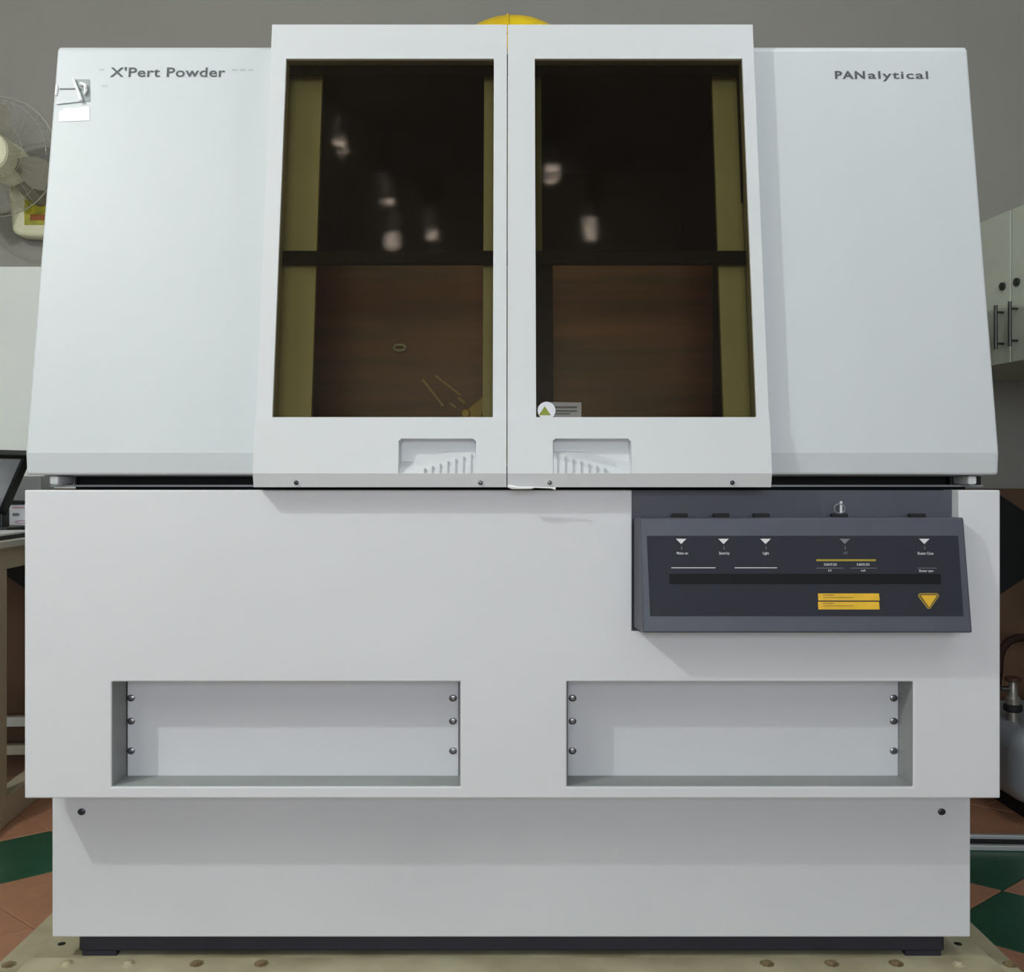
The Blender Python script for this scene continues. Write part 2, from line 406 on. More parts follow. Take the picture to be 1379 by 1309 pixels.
obj('maker_lettering', text_bm("alytical", a, b, z0, z1-z0, onh, bold=0.014, spacing=1.12), 'ink_grey', H, label='dark grey lettering PANalytical, second part')
# (ghost marks of old lettering follow below, once quad_on_h exists)
# torn label holder and white label at the left end
def quad_on_h(pts, off, th):
    bm = B(); f = [];  g = []
    for px, py in pts:
        x, z = hx_(px, py); y = Yh(z)
        f.append(bm.verts.new((x, y-off-th, z))); g.append(bm.verts.new((x, y-off, z)))
    bm.faces.new(f); bm.faces.new(g[::-1])
    for i in range(len(pts)):
        j = (i+1) % len(pts); bm.faces.new([f[i], f[j], g[j], g[i]])
    return bm
for px, py in ((137, 94), (316, 94), (327, 94), (338, 94), (141, 116)):
    obj('ghost_mark', quad_on_h([(px-3.5, py-1.2), (px+3.5, py-1.2), (px+3.5, py+1.2), (px-3.5, py+1.2)], 0.0001, 0.0002), 'ghost_grey', H)
obj('adhesive_patch', quad_on_h([(101, 107), (121, 107), (122, 137), (101, 137)], 0.0002, 0.0006), 'patch_grey', H, label='grey adhesive patch under the torn label')  # flat grey quad, darker than the housing
hold = obj('torn_label', quad_on_h([(76, 115), (100, 107), (111, 137), (77, 141)], 0.0012, 0.0008), 'housing_white', H, label='torn pale label with curled white edges')
for pts, off, rr in ((((100, 107), (104, 117), (108, 127), (111, 137)), 0.005, [0.0016, 0.0022, 0.0024, 0.003]), (((78, 116), (77.5, 123), (76.5, 130)), 0.003, [0.0018, 0.0022, 0.0016]), (((109, 113.5), (116, 116), (117, 123), (115, 129)), 0.004, [0.0025, 0.003, 0.0028, 0.0015])):
    ed = []
    for px, py in pts:
        x, z = hx_(px, py); ed.append((x, Yh(z)-off, z))
    obj('curled_edge', tube(B(), ed, rr, 6), 'tape_white', hold, smooth=True)
obj('label_slot', quad_on_h([(81, 119.6), (110, 119.4), (110, 121.4), (81, 121.6)], 0.0022, 0.0004), 'ink_dim', hold)
obj('white_label', quad_on_h([(79.5, 150.5), (90, 146.5), (120.5, 143.5), (121, 162.5), (79, 164)], 0.0002, 0.0006), 'tape_white', H, label='blank white label stuck below the torn one')

# --- doors
def Yd(z): return Yh(z)-0.028
def dpt(px, py, n=0.0):
    d = D
    for _ in range(8):
        z = HC+(HY-py)*d/F; d = D+Yd(z)+n
    return (px-CX)*d/F, z
shear = lambda p: (p.x, Yd(p.z)+p.y, p.z)
zdt = dpt(690, 33)[1]; zwt = dpt(690, 79)[1]; zwb = dpt(690, 562)[1]; zpc = dpt(690, 637.5, -0.003)[1]; zdb = Z(656, -0.02)
DW = 0.3563; xsplit = -0.0074
for side in (0, 1):
    if side == 0: x0, x1, wx0, wx1 = -DW, xsplit-0.0007, -0.3335, -0.0272
    else: x0, x1, wx0, wx1 = xsplit+0.0007, DW, 0.0330, 0.3390
    nm = 'left' if side == 0 else 'right'
    dr = obj('door', plate([x0, wx0, wx1, x1], [zwb, zwb+0.0002, zwt, zdt], lambda i, j: not (i == 1 and j < 2), 0.0, 0.024, shear), 'door_white', M, bevel=0.0022, label=nm+' white door frame around an amber window')
    # glazing
    pane = obj('window_pane', plate([wx0-0.0005, wx1+0.0005], [zwb-0.0005, zwt+0.0005], lambda i, j: True, 0.004, 0.008, shear), 'amber_glass', dr, label='dark amber tinted window pane')
    # lower panel with pull recess, proud of the frame, with an under-chamfer
    rx0, rx1 = (X(536.5, -0.03), X(641, -0.03)) if side == 0 else (X(744.5, -0.03), X(850.5, -0.03))
    rzt = dpt(600, 590.5, -0.003)[1]
    off = -0.0035; rd = 0.021
    bm = B()
    Yf = lambda z: Yd(z)+off
    zc2 = zpc
    nseg = 6
    def col(xa, xb, za, zb_):   # front skin cell
        pass
    lp = B()
    # front skin as grid with rounded-corner recess: columns outside recess are full height
    def slab(xa, xb, za, zb2, y_in=0.03):
        box(lp, xa, xb, 0, 1, za, zb2, fn=lambda p: (p.x, (Yf(p.z) if p.y < 0.5 else y_in), p.z))
    slab(x0, rx0, zc2, zwb); slab(rx1, x1, zc2, zwb); slab(rx0, rx1, rzt, zwb)
    # chamfer strip along the bottom
    def cham(xa, xb):
        yb_ = Yf(zc2)
        prism(lp, [(yb_, zc2), (0.03, zc2), (0.03, zdb), (yb_+0.005, zdb)], xa, xb)
    cham(x0, rx0); cham(rx0, rx1); cham(rx1, x1)
    bmesh.ops.remove_doubles(lp, verts=lp.verts, dist=1e-5)
    lpo = obj('door_lower_panel', lp, 'door_white', dr, label='lower door panel with a pull recess')
    # recess scoop: deep at the top, running out to the front at the bottom edge
    rc = B(); grid = []
    NX, NZ = 72, 36
    for j in range(NZ+1):
        v = j/NZ; z = zc2+(rzt-zc2)*v; row = []
        for i in range(NX+1):
            u = i/NX; x = rx0+(rx1-rx0)*u
            dep = rd*min(1.0, (v/0.62))**0.8
            # ramp rises across the width so that the grip runs out diagonally
            uu = u if side == 0 else 1-u
            dep = max(0.0012, rd*min(1.0, max(0.0, (v-0.75*max(0, uu-0.18)*0.9)/0.5+0.28))) if v < 0.62 else rd
            if i in (0, NX): dep = 0.0
            cr_ = 0.008; ex = min(x-rx0, rx1-x); ez = rzt-z
            if ex < cr_ and ez < cr_ and (cr_-ex)**2+(cr_-ez)**2 > cr_**2: dep = 0.0
            if j == NZ: dep = 0.0
            row.append(rc.verts.new((x, Yf(z)+dep, z)))
        grid.append(row)
    for j in range(NZ):
        for i in range(NX): rc.faces.new([grid[j][i], grid[j][i+1], grid[j+1][i+1], grid[j+1][i]])
    obj('pull_recess', rc, 'door_white', dr, label='shallow pull recess in the lower door panel')
    rb = B()
    for k in range(7):
        f = 0.30+0.1*k+0.04
        uu = f; x = rx0+(rx1-rx0)*(f if side == 0 else 1-f)
        v1 = min(0.60, 0.12+0.75*0.9*max(0, uu-0.30))
        za, zb2 = zc2+0.001, zc2+(rzt-zc2)*v1
        if zb2 <= za+0.002: continue
        box(rb, x-0.0007, x+0.0007, 0, 1, za, zb2, fn=lambda p: (p.x, Yf(p.z)+(-0.0008 if p.y < 0.5 else 0.006), p.z))
    o = obj('grip_ribs', rb, 'rib_grey', dr, kind='stuff')
    # screws in the chamfer
    for q in ((399, 647) if side == 0 else (740, 986)):
        Yq = Yf(zc2)+0.0035
        bm = lathe(B(), [(0.0032, 0.0), (0.0032, -0.0015), (0.002, -0.0024)], (X(q, Yq), Yq, Z(650, Yq)), 'Y', 10)
        obj('door_screw', bm, 'dark_metal' if q in (399, 986) else 'chrome', dr, smooth=True)
    if side == 1:
        # round warning sticker and film label on the pane
        def dq(pts, n, th):
            bm = B(); f = []; g = []
            for px, py in pts:
                x, z = dpt(px, py, n); f.append(bm.verts.new((x, Yd(z)+n-th, z))); g.append(bm.verts.new((x, Yd(z)+n, z)))
            bm.faces.new(f); bm.faces.new(g[::-1])
            for i in range(len(pts)):
                j = (i+1) % len(pts); bm.faces.new([f[i], f[j], g[j], g[i]])
            return bm
        film = obj('film_label', dq([(741, 541.5), (783, 542), (783, 562), (741, 562)], 0.0038, 0.0002), 'film_grey', dr, label='clear printed label on the window corner')
        lines = B()
        for (ya, yb2, xa, xb) in ((547.2, 549.6, 746, 777), (552.4, 554.4, 748, 777), (556.4, 558, 747, 768)):
            tmp = dq([(xa, ya), (xb, ya), (xb, yb2), (xa, yb2)], 0.0034, 0.0002)
            for f in tmp.faces: lines.faces.new([lines.verts.new(v.co.copy()) for v in f.verts])
            tmp.free()
        obj('label_print', lines, 'sticker_text', dr)
        pts = [(736+12*math.cos(t), 553+12*math.sin(t)) for t in [math.radians(a) for a in range(130, 412, 12)]]
        pts = [(px, min(561.8, py)) for px, py in pts]
        obj('warning_sticker', dq(pts, 0.0032, 0.0004), 'paper_white', dr, label='round white sticker with a green triangle')
        obj('sticker_triangle', dq([(733.6, 547), (742, 559.2), (725.4, 559.2)], 0.0026, 0.0003), 'sticker_green', dr)
# white tape under the door split
bm = B(); tube(bm, [(X(p, -0.035), -0.036, Z(q, -0.035)) for p, q in ((683.5, 654.5), (690, 656), (700, 657), (715, 656.8), (720, 656.2), (742, 657), (748, 658))], [0.0022, 0.003, 0.002, 0.0022, 0.001, 0.001, 0.0022], 6)
obj('tape_strip', bm, 'tape_white', M, smooth=True)
# --- measuring chamber behind the windows
obj('chamber_back', bx(-ow, ow, 0.62, 0.64, Zbot, Zt-0.03), 'chamber_dark', M)
obj('chamber_panel', bx(-ow+0.004, ow-0.004, 0.30, 0.31, Zbot, Z(345, 0.30)), 'chamber_brown', M, label='brown streaked back panel inside the chamber')
for a in (-ow, ow-0.003):
    obj('chamber_liner', bx(a, a+0.003, 0.09, 0.62, Zbot, Zt-0.03), 'chamber_dark', M)
obj('chamber_roof', bx(-ow, ow, 0.11, 0.62, Zt-0.034, Zt-0.031), 'chamber_dark', M)
obj('chamber_floor', bx(-ow, ow, 0.04, 0.62, Zbot, Zbot+0.012), 'chamber_brown', M)
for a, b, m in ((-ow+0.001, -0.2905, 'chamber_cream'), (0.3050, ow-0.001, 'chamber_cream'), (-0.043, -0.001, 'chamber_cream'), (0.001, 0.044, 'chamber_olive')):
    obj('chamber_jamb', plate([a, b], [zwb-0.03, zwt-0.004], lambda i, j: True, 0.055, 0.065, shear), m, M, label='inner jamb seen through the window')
obj('chamber_post', plate([0.001, 0.0595], [zwb+0.02, dpt(690, 350, 0.04)[1]], lambda i, j: True, 0.050, 0.054, shear), 'chamber_dark', M, label='black post behind the right window')
obj('chamber_lintel', plate([-ow+0.002, ow-0.002], [zwt-0.012, zwt+0.018], lambda i, j: True, 0.026, 0.034, shear), 'chamber_dark', M)
obj('chamber_rail', plate([-ow+0.002, ow-0.002], [dpt(690, 356, 0.04)[1], dpt(690, 338, 0.04)[1]], lambda i, j: True, 0.036, 0.05, shear), 'chamber_dark', M, bevel=0.002, label='dark horizontal rail behind both windows')
# goniometer just showing above the window's lower edge
G = obj('goniometer', lathe(B(), [(0.10, 0.24), (0.10, 0.27), (0.085, 0.28)], (X(690, 0.25), 0, Z(640, 0.25)), 'Y', 40), 'gonio_yellow', M, smooth=True, label='goniometer disc low in the chamber')
bm = B(); q = [(X(p, 0.2), Z(s, 0.2)) for p, s in ((616, 566), (634, 548), (648, 536), (668, 524), (676, 538), (652, 552), (646, 570))]
prism(bm, q, 0.19, 0.215, 'Y'); obj('goniometer_arm', bm, 'gonio_yellow', G, bevel=0.002)
bm = lathe(B(), [(0.006, 0.18), (0.008, 0.186), (0.008, 0.20)], (X(627, 0.19), 0, Z(557, 0.19)), 'Y', 16)
obj('arm_knob', bm, 'gonio_yellow', G, smooth=True)
for a, b, c, d in ((569, 511, 597, 547), (586, 506, 620, 532), (606, 543, 614, 549), (617, 536, 626, 543)):
    obj('guide_rod', tube(B(), [(X(a, 0.2), 0.2, Z(b, 0.2)), (X(c, 0.2), 0.2, Z(d, 0.2))], 0.0019, 8), 'steel_warm', G, smooth=True)
ring = [(X(538, 0.29)+0.010*math.cos(t), 0.292, Z(468, 0.29)+0.005*math.sin(t)) for t in [2*math.pi*k/20 for k in range(20)]]  # lamp reflection in the pane, modelled as a pale ring
obj('port_ring', tube(B(), ring, 0.0021, 6, True), 'white_plastic', M, smooth=True, label='small pale ring on the chamber back panel')

# --- control panel
Yr = 0.021
obj('panel_recess', bx(X(851)+0.0005, X(1291)-0.0005, Yr, nd, Z(850), zt-0.0005), 'slate_plastic', M, label='dark slate wall behind the control panel')
pz0, pz1 = Z(852.5, -0.05), Z(697, -0.023)
Yc = lambda z: -0.050+(z-pz0)/(pz1-pz0)*0.027
CPx0, CPx1 = X(865.5, -0.045), X(1310, -0.05)
bxL = X(853, 0.0)
bm = B()
f = [bm.verts.new(p) for p in ((CPx0, Yc(pz0), pz0), (CPx1, Yc(pz0), pz0), (CPx1, Yc(pz1), pz1), (CPx0, Yc(pz1), pz1))]
b_ = [bm.verts.new(p) for p in ((bxL, Yr, pz0), (CPx1+0.0005, Yr, pz0), (CPx1+0.0005, Yr, pz1), (bxL, Yr, pz1))]
bm.faces.new(f); bm.faces.new(b_[::-1])
for i in range(4): bm.faces.new([f[i], f[(i+1) % 4], b_[(i+1) % 4], b_[i]])
bmesh.ops.translate(bm, verts=[v for v in b_ if v.co.x > 0.3], vec=(0, -0.0215, 0))
bmesh.ops.translate(bm, verts=[v for v in b_ if v.co.x < 0.3], vec=(0, -0.0215, 0))
CP = obj('control_panel', bm, 'slate_plastic', M, bevel=0.0025, label='sloping slate grey control panel')
obj('panel_shelf', bx(X(856), X(1287), 0.0, Yr, Z(706), Z(700)), 'slate_plastic', M)
def cpt(px, py, n):
    d = D-0.04
    for _ in range(8):
        z = HC+(HY-py)*d/F; d = D+Yc(z)+n
    return (px-CX)*d/F, z
def onpanel(pts, n=0.0, th=0.0006):
    bm = B(); f = []; g = []
    for px, py in pts:
        x, z = cpt(px, py, n); f.append(bm.verts.new((x, Yc(z)-n-th, z))); g.append(bm.verts.new((x, Yc(z)-n, z)))
    bm.faces.new(f); bm.faces.new(g[::-1])
    for i in range(len(pts)):
        j = (i+1) % len(pts); bm.faces.new([f[i], f[j], g[j], g[i]])
    return bm
def rect(x0, y0, x1, y1): return [(x0, y0), (x1, y0), (x1, y1), (x0, y1)]
obj('inset_face', onpanel([(871, 721.5), (1290, 721.5), (1297, 829.5), (875.5, 829.5)], 0.0, 0.0008), 'dark_inset', CP, label='darker inset face of the panel')
obj('display_strip', onpanel([(901, 772.5), (1266, 772.5), (1266.5, 786), (901.5, 786)], 0.0008, 0.0006), 'black_gloss', CP, label='long black display strip')
N1 = 0.0008
for q, m in ((917, 'ink_white'), (974, 'ink_white'), (1030.5, 'ink_white'), (1137, 'ink_dim'), (1244, 'ink_white')):
    obj('arrow_mark', onpanel([(q-7, 725.5), (q+7, 725.5), (q, 732.5)], N1, 0.0003), m, CP)
    obj('tick_mark', onpanel(rect(q+0.2, 735.5, q+1.1, 740), N1, 0.0003), 'ink_dim', CP)
onp = lambda p: (p.x, Yc(p.z)-N1-0.0003, p.z)
def ptext(s, x0, x1, ybase, ytop, m):
    a, z0 = cpt(x0, ybase, N1); b, z1 = cpt(x1, ytop, N1); _, z1 = cpt(x0, ytop, N1)
    obj('panel_lettering', text_bm(s, a, b, z0, z1-z0, onp, bold=0.01), m, CP)
ptext('Mains on', 911, 926, 746.5, 742.8, 'ink_white'); ptext('Stand by', 968, 982, 746.5, 742.8, 'ink_white'); ptext('Light', 1027, 1035, 746.5, 742.8, 'ink_white')
ptext('HT', 1136, 1141, 746.5, 742.8, 'ink_dim'); ptext('Shutter Close', 1235, 1256, 746.8, 743, 'ink_white'); ptext('Shutter open', 1237, 1256, 770, 766.8, 'ink_white')
ptext('X-RAYS ON', 1109, 1126, 761.6, 758.2, 'ink_white'); ptext('X-RAYS ON', 1153, 1170, 761.6, 758.2, 'ink_white')
ptext('kV', 1115, 1119.5, 769.4, 766.6, 'ink_white'); ptext('mA', 1159, 1165, 769.4, 766.6, 'ink_white')
for x0, x1 in ((904, 963), (989, 1046)): obj('rule_line', onpanel(rect(x0, 764, x1, 765), N1, 0.0003), 'ink_white', CP)
for x0, x1 in ((1099, 1135), (1145, 1180), (1235, 1261)): obj('rule_line', onpanel(rect(x0, 764.6, x1, 765.3), N1, 0.0003), 'ink_dim', CP)
obj('yellow_rule', onpanel(rect(1099, 753, 1179, 755.6), N1, 0.0003), 'label_line', CP)
for a, b in ((799, 808.5), (810.2, 820.5)):
    yl = obj('yellow_label', onpanel([(1101, a), (1183, a), (1184, b), (1101.5, b)], N1, 0.0004), 'label_yellow', CP, label='yellow warning label strip')
    obj('label_print', onpanel(rect(1107, a+1.6, 1122, a+2.6), N1+0.0004, 0.0002), 'label_text', CP)
    obj('label_print', onpanel(rect(1108, a+5, 1148, a+5.8), N1+0.0004, 0.0002), 'label_text', CP)
obj('triangle_border', onpanel([(1238, 798.6), (1261, 798.6), (1264, 801), (1263, 804), (1252, 819.6), (1248.5, 819.6), (1236.5, 804), (1235.5, 801)], N1, 0.0003), 'label_line', CP)
obj('triangle_ring', onpanel([(1238.3, 799.6), (1260.8, 799.6), (1262.7, 801.4), (1261.8, 803.8), (1251.5, 818.5), (1249, 818.5), (1237.8, 803.8), (1236.7, 801.4)], N1+0.0003, 0.0002), 'triangle_edge', CP)
obj('warning_triangle', onpanel([(1239, 801.5), (1260.5, 801.5), (1250.3, 817.4)], N1+0.0005, 0.0003), 'label_yellow', CP, label='yellow downward triangle')
for q in (915, 971, 1025, 1130, 1234.5):
    ys = -0.006
    bt = obj('push_button', bx(X(q-10.5, ys), X(q+10.5, ys), ys-0.006, ys+0.006, pz1-0.0005, Z(691.5, ys)), 'black_matte', CP, bevel=0.0012)
# key in the panel lock
K = root('key', (X(1131, -0.006), -0.006, Z(691.5, -0.006)), 'small metal key with ring standing on the control panel', 'key')
kx, kz = X(1132.5, -0.006), Z(691.4, -0.006)
obj('key_blade', bx(kx-0.0018, kx+0.0018, -0.0072, -0.0058, kz, Z(675, -0.006)), 'key_metal', K, bevel=0.0006)
rg = [(X(1130.5, -0.008)+0.0075*math.cos(t), -0.0085, Z(685, -0.008)+0.0068*math.sin(t)) for t in [2*math.pi*k/20 for k in range(20)]]
obj('key_ring', tube(B(), rg, 0.0008, 6, True), 'grey_metal', K, smooth=True)
# yellow dome on the roof
dy = 0.27
bm = B(); prof2 = []
R_, top = 0.134, Z(30.5, dy)
for k in range(13):
    a = math.radians(82)*(1-k/12); prof2.append((max(0.0008, R_*math.sin(a)), top-R_*(1-math.cos(a))))
prof2 = [(r, h) for r, h in prof2 if h > Zt+0.004]; prof2 = [(prof2[0][0]+0.004, Zt), (prof2[0][0]+0.004, Zt+0.006)]+prof2
dome = root('yellow_dome', (X(691, dy), dy, Zt), 'rounded yellow plastic dome on the roof behind the two doors', 'dome')
obj('dome_shell', lathe(bm, prof2, (X(691, dy), dy, 0), n=48), 'dome_yellow', dome, smooth=True)
cr = []
for k in range(15):
    a = math.radians(-62+124*k/14); cr.append((X(684, dy), dy+(R_+0.001)*math.sin(a), top-(R_+0.001)*(1-math.cos(a))))
obj('dome_ridge', tube(B(), cr, 0.0022, 8), 'dome_yellow', dome, smooth=True)

# ================================================================== PALLET
zp = Z(1288, 0.10)
PAL = root('steel_pallet', (0, 0.45, 0), 'cream painted steel pallet with bolts under the white machine', 'pallet')
obj('deck_plate', bx(-0.723, 0.7195, -0.06, YBK+0.05, zp-0.02, zp-0.0002), 'pallet_cream', PAL, bevel=0.002)
obj('side_flange', bx(-0.785, 0.766, -0.08, YBK+0.06, zp-0.026, zp-0.0205), 'pallet_cream', PAL, bevel=0.002)
for a in (-0.70, -0.02, 0.64):
    obj('bearer', bx(a, a+0.06, -0.06, YBK+0.04, 0.0003, zp-0.0262), 'pallet_cream', PAL)
obj('front_strip', bx(-0.722, 0.7185, -0.058, 0.094, zp-0.0002, zp+0.0012), 'pallet_cream', PAL, bevel=0.0006)
def bolt(x, y, z, m):
    bm = B(); lathe(bm, [(0.011, z), (0.011, z+0.0008), (0.007, z+0.0009), (0.007, z+0.003), (0.005, z+0.004)], (x, y, 0), n=8)
    obj('bolt', bm, m, PAL, smooth=True)
for q, m in ((90, 'pallet_cream'), (173, 'pallet_cream'), (265, 'rust'), (352, 'rust'), (1033, 'rust'), (1120, 'rust'), (1207, 'rust'), (1290, 'pallet_cream')):
    Yq = F*(HC-zp)/(1299-HY)-D; bolt(X(q, Yq), Yq, zp+0.0012, m)
for q in (83, 1290): 
    Yq = F*(HC-zp)/(1271-HY)-D; obj('bolt_hole', lathe(B(), [(0.006, zp-0.0002), (0.006, zp+0.0002)], (X(q, Yq), Yq, 0), n=14), 'black_matte', PAL)
for q in (12, 1360):
    Yq = F*(HC-zp+0.02)/(1299-HY)-D; bolt(X(q, Yq), Yq, zp-0.0205, 'rust')

# ================================================================== LEFT SIDE: desk, monitor, fan
def rotfn(c, deg):
    a = math.radians(deg); ca_, sa_ = math.cos(a), math.sin(a)
    return lambda p: (c[0]+(p.x*ca_-p.y*sa_), c[1]+(p.x*sa_+p.y*ca_), p.z)
dc = (-1.158, 0.87)            # near right corner of the desk, on the floor
RD = rotfn(dc, 5)
DT = Z(728, 0.87)
DK = root('wooden_desk', (dc[0]-0.3, dc[1]+0.3, 0), 'cream painted wooden desk by the left wall beside the machine', 'desk')
obj('desk_top', bx(-0.66, 0.02, -0.35, 0.60, DT-0.016, DT, fn=RD), 'desk_pale', DK, bevel=0.002)
obj('apron', bx(-0.012, 0.002, -0.33, 0.58, DT-0.066, DT-0.016, fn=RD), 'desk_cream', DK)
obj('apron', bx(-0.62, 0.0, 0.565, 0.58, DT-0.066, DT-0.016, fn=RD), 'desk_cream', DK)
for lx, ly in ((-0.05, -0.02), (-0.05, 0.53), (-0.65, -0.32), (-0.65, 0.53)):
    obj('leg', bx(lx, lx+0.05, ly, ly+0.05, 0.0005, DT-0.066, fn=RD), 'desk_cream', DK, bevel=0.002)
obj('foot_rail', bx(-0.045, -0.002, -0.34, 0.58, 0.0, 0.065, fn=RD), 'desk_cream', DK, bevel=0.002)
zr = Z(971, 1.40)
obj('cross_rail', bx(-0.62, -0.03, 0.54, 0.565, Z(978, 1.40), Z(965, 1.40), fn=RD), 'desk_pale', DK, bevel=0.002)
obj('cross_rail', bx(-0.62, -0.03, 0.54, 0.565, Z(1016, 1.40), Z(1003, 1.40), fn=RD), 'desk_cream', DK, bevel=0.002)
# black mat with white edged tray
kt = obj('keyboard_tray', bx(-0.30, 0.0, -0.02, 0.19, DT+0.0002, DT+0.010, fn=RD), 'black_plastic', label='flat black tray with a white rim lying on the desk edge', cat='tray', bevel=0.001)
obj('tray_rim', bx(-0.30, 0.0, -0.02, 0.19, DT+0.0102, DT+0.015, fn=RD), 'white_plastic', kt, bevel=0.001)
# tilted monitor
Ym = 1.16
br = Vector((X(6, Ym), Ym, Z(690, Ym))); wv = Vector((-0.5, -0.866, 0)); uv = Vector((0.5, -0.289, 0.816)); nv = wv.cross(uv).normalized()
HM = (Z(610, Ym-0.05)-br.z)/0.816
MN = root('tilted_monitor', (br.x-0.08, br.y, DT), 'black framed monitor leaning forward on the desk at the left', 'monitor')
def mp(p): return tuple(br+wv*p.x+uv*p.z+nv*p.y)
bez = plate([0, 0.022, 0.26, 0.28], [0, 0.016, HM-0.012, HM], lambda i, j: not (i == 1 and j == 1), -0.012, 0.012, mp)
obj('bezel', bez, 'black_plastic', MN, bevel=0.002)
obj('screen', bx(0.02, 0.262, -0.004, 0.004, 0.014, HM-0.010, fn=mp), 'screen_grey', MN)
obj('stand_neck', bx(br.x-0.05, br.x+0.004, Ym-0.02, Ym+0.02, DT+0.008, br.z+0.02), 'black_plastic', MN, bevel=0.003)
obj('stand_foot', bx(br.x-0.14, br.x+0.035, Ym-0.06, Ym+0.08, DT+0.0005, DT+0.02), 'black_plastic', MN, bevel=0.003)
# white printed carton behind
Yk = 1.28
CT = root('printed_carton', (X(24, Yk), Yk+0.06, DT), 'white carton with rose print standing behind the monitor', 'carton')
obj('carton_body', bx(X(9, Yk), X(60, Yk), Yk, Yk+0.12, DT+0.0005, Z(679, Yk)), 'paper_white', CT, bevel=0.001)
obj('carton_lid', bx(X(8, Yk), X(61, Yk), Yk-0.004, Yk+0.124, Z(679, Yk), Z(675, Yk)), 'black_plastic', CT)
ov = [(X(29, Yk)+0.017*math.cos(t), Yk-0.0006, Z(703, Yk)+0.0035*math.sin(t)) for t in [2*math.pi*k/24 for k in range(24)]]
obj('print_oval', tube(B(), ov, 0.0012, 5, True), 'print_rose', CT)
obj('print_bar', bx(X(16, Yk), X(33, Yk), Yk-0.0004, Yk, Z(684.5, Yk), Z(682.5, Yk)), 'print_rose', CT)
obj('print_bar', bx(X(17, Yk), X(26, Yk), Yk-0.0004, Yk, Z(695, Yk), Z(691, Yk)), 'ink_dim', CT)
obj('grey_folder', bx(X(9, Yk+0.05), X(62, Yk+0.05), Yk+0.02, Yk+0.1, Z(674.9, Yk), Z(641, Yk+0.05)), 'grey_metal', bevel=0.002, label='grey box resting on the printed carton', cat='box')
# wall fan
Yw = YB
FAN = root('wall_fan', (X(46, Yw), Yw, Z(322, Yw)), 'ivory wall fan with a yellow label on its base', 'fan')
bm = B(); q = [(X(p, Yw-0.03), Z(s, Yw-0.03)) for p, s in ((18, 248), (27, 250), (62, 262), (84, 262), (84, 318), (60, 322), (30, 320), (22, 314), (20, 285))]
prism(bm, q, Yw-0.06, Yw-0.001, 'Y'); fb = obj('wall_base', bm, 'fan_ivory', FAN, bevel=0.012, segs=3, smooth=True)
obj('base_label', bx(X(33, Yw-0.06), X(72, Yw-0.06), Yw-0.0612, Yw-0.0601, Z(303, Yw-0.06), Z(269, Yw-0.06)), 'fan_label_yellow', fb, label='yellow printed label')
obj('label_band', bx(X(41, Yw-0.06), X(72, Yw-0.06), Yw-0.0618, Yw-0.0613, Z(297, Yw-0.06), Z(289, Yw-0.06)), 'fan_label_red', fb)
Yf_ = Yw-0.22; fx, fz = X(-4, Yf_), Z(211, Yf_)
obj('neck', tube(B(), [(X(58, Yw-0.05), Yw-0.05, Z(268, Yw-0.05)), (X(40, Yw-0.1), Yw-0.1, Z(252, Yw-0.1)), (X(18, Yw-0.14), Yw-0.14, Z(232, Yw-0.14)), (fx, Yw-0.15, fz)], [0.028, 0.03, 0.026, 0.03], 14), 'fan_neck', FAN, smooth=True)
obj('motor', lathe(B(), [(0.03, Yw-0.11), (0.052, Yw-0.12), (0.058, Yw-0.17), (0.045, Yw-0.195)], (fx, 0, fz), 'Y', 24), 'fan_ivory', FAN, smooth=True)
obj('hub', lathe(B(), [(0.056, Yf_+0.005), (0.056, Yf_-0.02), (0.053, Yf_-0.045), (0.035, Yf_-0.054), (0.003, Yf_-0.058)], (fx, 0, fz), 'Y', 28), 'fan_ivory', FAN, smooth=True)
for k in range(3):
    a0 = math.radians(98+120*k); bm = B(); g = []
    for i in range(7):
        r = 0.045+0.017*i; wd = math.radians(10+12*math.sin(math.pi*min(1, i/6*0.8+0.1)))
        g.append([bm.verts.new((fx+r*math.cos(a0+s*wd), Yf_+0.01-0.012*s, fz+r*math.sin(a0+s*wd))) for s in (-1, -0.33, 0.33, 1)])
    for i in range(6):
        for j in range(3): bm.faces.new([g[i][j], g[i][j+1], g[i+1][j+1], g[i+1][j]])
    e = bmesh.ops.solidify(bm, geom=bm.faces[:], thickness=0.002)
    obj('blade', bm, 'fan_blade', FAN, smooth=True)
gd = B(); RG = 0.162
for yy, rr in ((Yf_, RG), (Yf_-0.028, RG*0.9), (Yf_-0.045, RG*0.55), (Yf_-0.048, 0.05)):
    tube(gd, [(fx+rr*math.cos(t), yy, fz+rr*math.sin(t)) for t in [2*math.pi*k/48 for k in range(48)]], 0.0015 if yy == Yf_ else 0.0007, 5, True)
for k in range(40):
    t = 2*math.pi*k/40; c_, s_ = math.cos(t), math.sin(t)
    tube(gd, [(fx+r*c_, yy, fz+r*s_) for r, yy in ((0.05, Yf_-0.048), (0.10, Yf_-0.045), (0.145, Yf_-0.03), (RG, Yf_), (0.145, Yf_+0.03), (0.06, Yf_+0.045))], 0.0005, 4)
obj('guard', gd, 'fan_wire', FAN, label='round wire guard')
obj('power_cord', tube(B(), [(X(-40, Yw-0.01), Yw-0.008, Z(287, Yw-0.01)), (X(0, Yw-0.01), Yw-0.008, Z(287.5, Yw-0.01)), (X(24, Yw-0.01), Yw-0.012, Z(287, Yw-0.01))], 0.0025, 6), 'fan_neck', FAN)

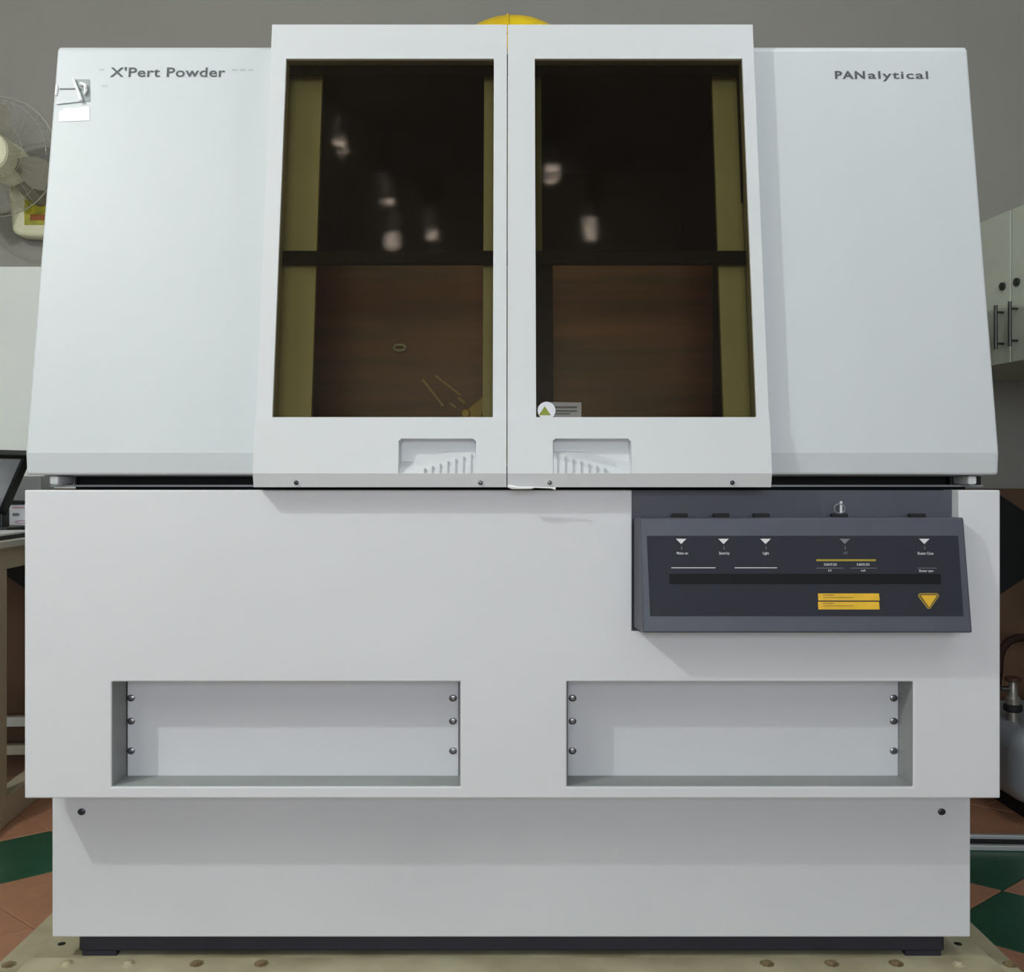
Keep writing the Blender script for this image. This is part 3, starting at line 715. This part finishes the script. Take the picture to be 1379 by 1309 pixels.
# ================================================================== RIGHT SIDE: cupboard, tank, hose, cable channel
cc = (1.22, 1.132)
RC = rotfn(cc, 8.8)
cz0, cz1 = HC+0.291, HC+0.672
CB = root('wall_cupboard', (cc[0]+0.2, cc[1]-0.5, cz0), 'pale green wall cupboard with bar handles on the right wall', 'cupboard')
obj('carcass', bx(0.018, 0.33, -1.02, 0.35, cz0, cz1, fn=RC), 'cupboard_paint', CB, bevel=0.002)
for k, (a, b) in enumerate(((-0.060, 0.348), (-0.52, -0.064), (-0.97, -0.524))):
    dr = obj('cupboard_door', bx(0.0, 0.0178, a, b, cz0+0.002, cz1-0.002, fn=RC), 'cupboard_paint', CB, bevel=0.002)
    hy_ = (-0.033, -0.088, -0.56)[k]
    bm = B(); f3 = lambda x, y, z: RC(Vector((x, y, z)))
    tube(bm, [f3(-0.021, hy_, HC+0.329), f3(-0.021, hy_, HC+0.438)], 0.0046, 10)
    for zz in (0.343, 0.421): tube(bm, [f3(-0.021, hy_, HC+zz), f3(0.0, hy_, HC+zz)], 0.003, 8)
    obj('bar_handle', bm, 'handle_metal', dr, smooth=True)
    bm = B(); tube(bm, [f3(0.0, hy_, HC+0.486), f3(-0.006, hy_, HC+0.486)], 0.010, 14)
    tube(bm, [f3(-0.006, hy_, HC+0.486), f3(-0.009, hy_, HC+0.486)], 0.006, 10)
    obj('cam_lock', bm, 'handle_metal', dr, smooth=True)
# squat grey tank with valve
Yt = 1.16; tx, ty = 1.43, 1.02
TK = root('grey_tank', (tx, ty, 0), 'squat grey metal tank with a valve on the floor at right', 'tank')
zt0 = Z(1058, 1.0)
obj('tank_shell', bx(1.14, 1.64, 0.86, 1.24, 0.05, 0.222), 'tank_grey', TK, bevel=0.045, segs=6, smooth=True)
obj('tank_foot', bx(1.20, 1.58, 0.91, 1.19, 0.0003, 0.052), 'black_matte', TK)
vx, vy = X(1364, 0.98), 0.98
VL = obj('valve_body', lathe(B(), [(0.013, 0.19), (0.013, Z(958, 0.98)), (0.016, Z(957, 0.98)), (0.017, Z(940, 0.98)), (0.011, Z(936, 0.98)), (0.009, Z(917, 0.98))], (vx, vy, 0), n=20), 'brass_dull', TK, smooth=True)
obj('valve_collar', lathe(B(), [(0.018, Z(958, 0.98)), (0.021, Z(956, 0.98)), (0.021, Z(950, 0.98)), (0.018, Z(948, 0.98))], (vx, vy, 0), n=24), 'black_matte', VL, smooth=True)
obj('valve_wheel', lathe(B(), [(0.012, Z(918, 0.98)), (0.0185, Z(916.5, 0.98)), (0.0185, Z(912.5, 0.98)), (0.012, Z(911, 0.98))], (vx, vy, 0), n=20), 'wheel_brown', VL, smooth=True)
obj('valve_outlet', tube(B(), [(vx, vy, Z(928, 0.98)), (vx-0.028, vy, Z(927, 0.98))], 0.006, 12), 'chrome', VL, smooth=True)
Yo = 1.34
hp = [(1345, 905), (1346, 885), (1350, 873), (1358, 864), (1368, 859.5), (1380, 858.5), (1400, 860), (1420, 875), (1426, 930), (1424, 1000)]
pth = [(X(a, Yo), Yo, Z(b, Yo)) for a, b in hp]
pth = [(pth[0][0], Yo, 0.012), (pth[0][0], Yo, 0.12)]+pth+[(pth[-1][0]+0.005, Yo, 0.012)]
obj('dark_hose', tube(B(), pth, 0.011, 10), 'hose_dark', smooth=True, label='dark brown hose arching over behind the grey tank', cat='hose')
# cable channel on the floor
RCH = rotfn((X(1308, 0.77), 0.775), -2.5)
CH = root('floor_cable_channel', (1.1, 0.77, 0), 'flat metal cable channel lying across the floor tiles at right', 'channel')
obj('channel_base', bx(-0.2, 0.95, -0.032, 0.035, 0.0004, 0.004, fn=RCH), 'black_matte', CH)
for y0 in (-0.038, 0.026):
    obj('channel_rail', bx(-0.2, 0.95, y0, y0+0.012, 0.0004, 0.012, fn=RCH), 'aluminium', CH, bevel=0.002)
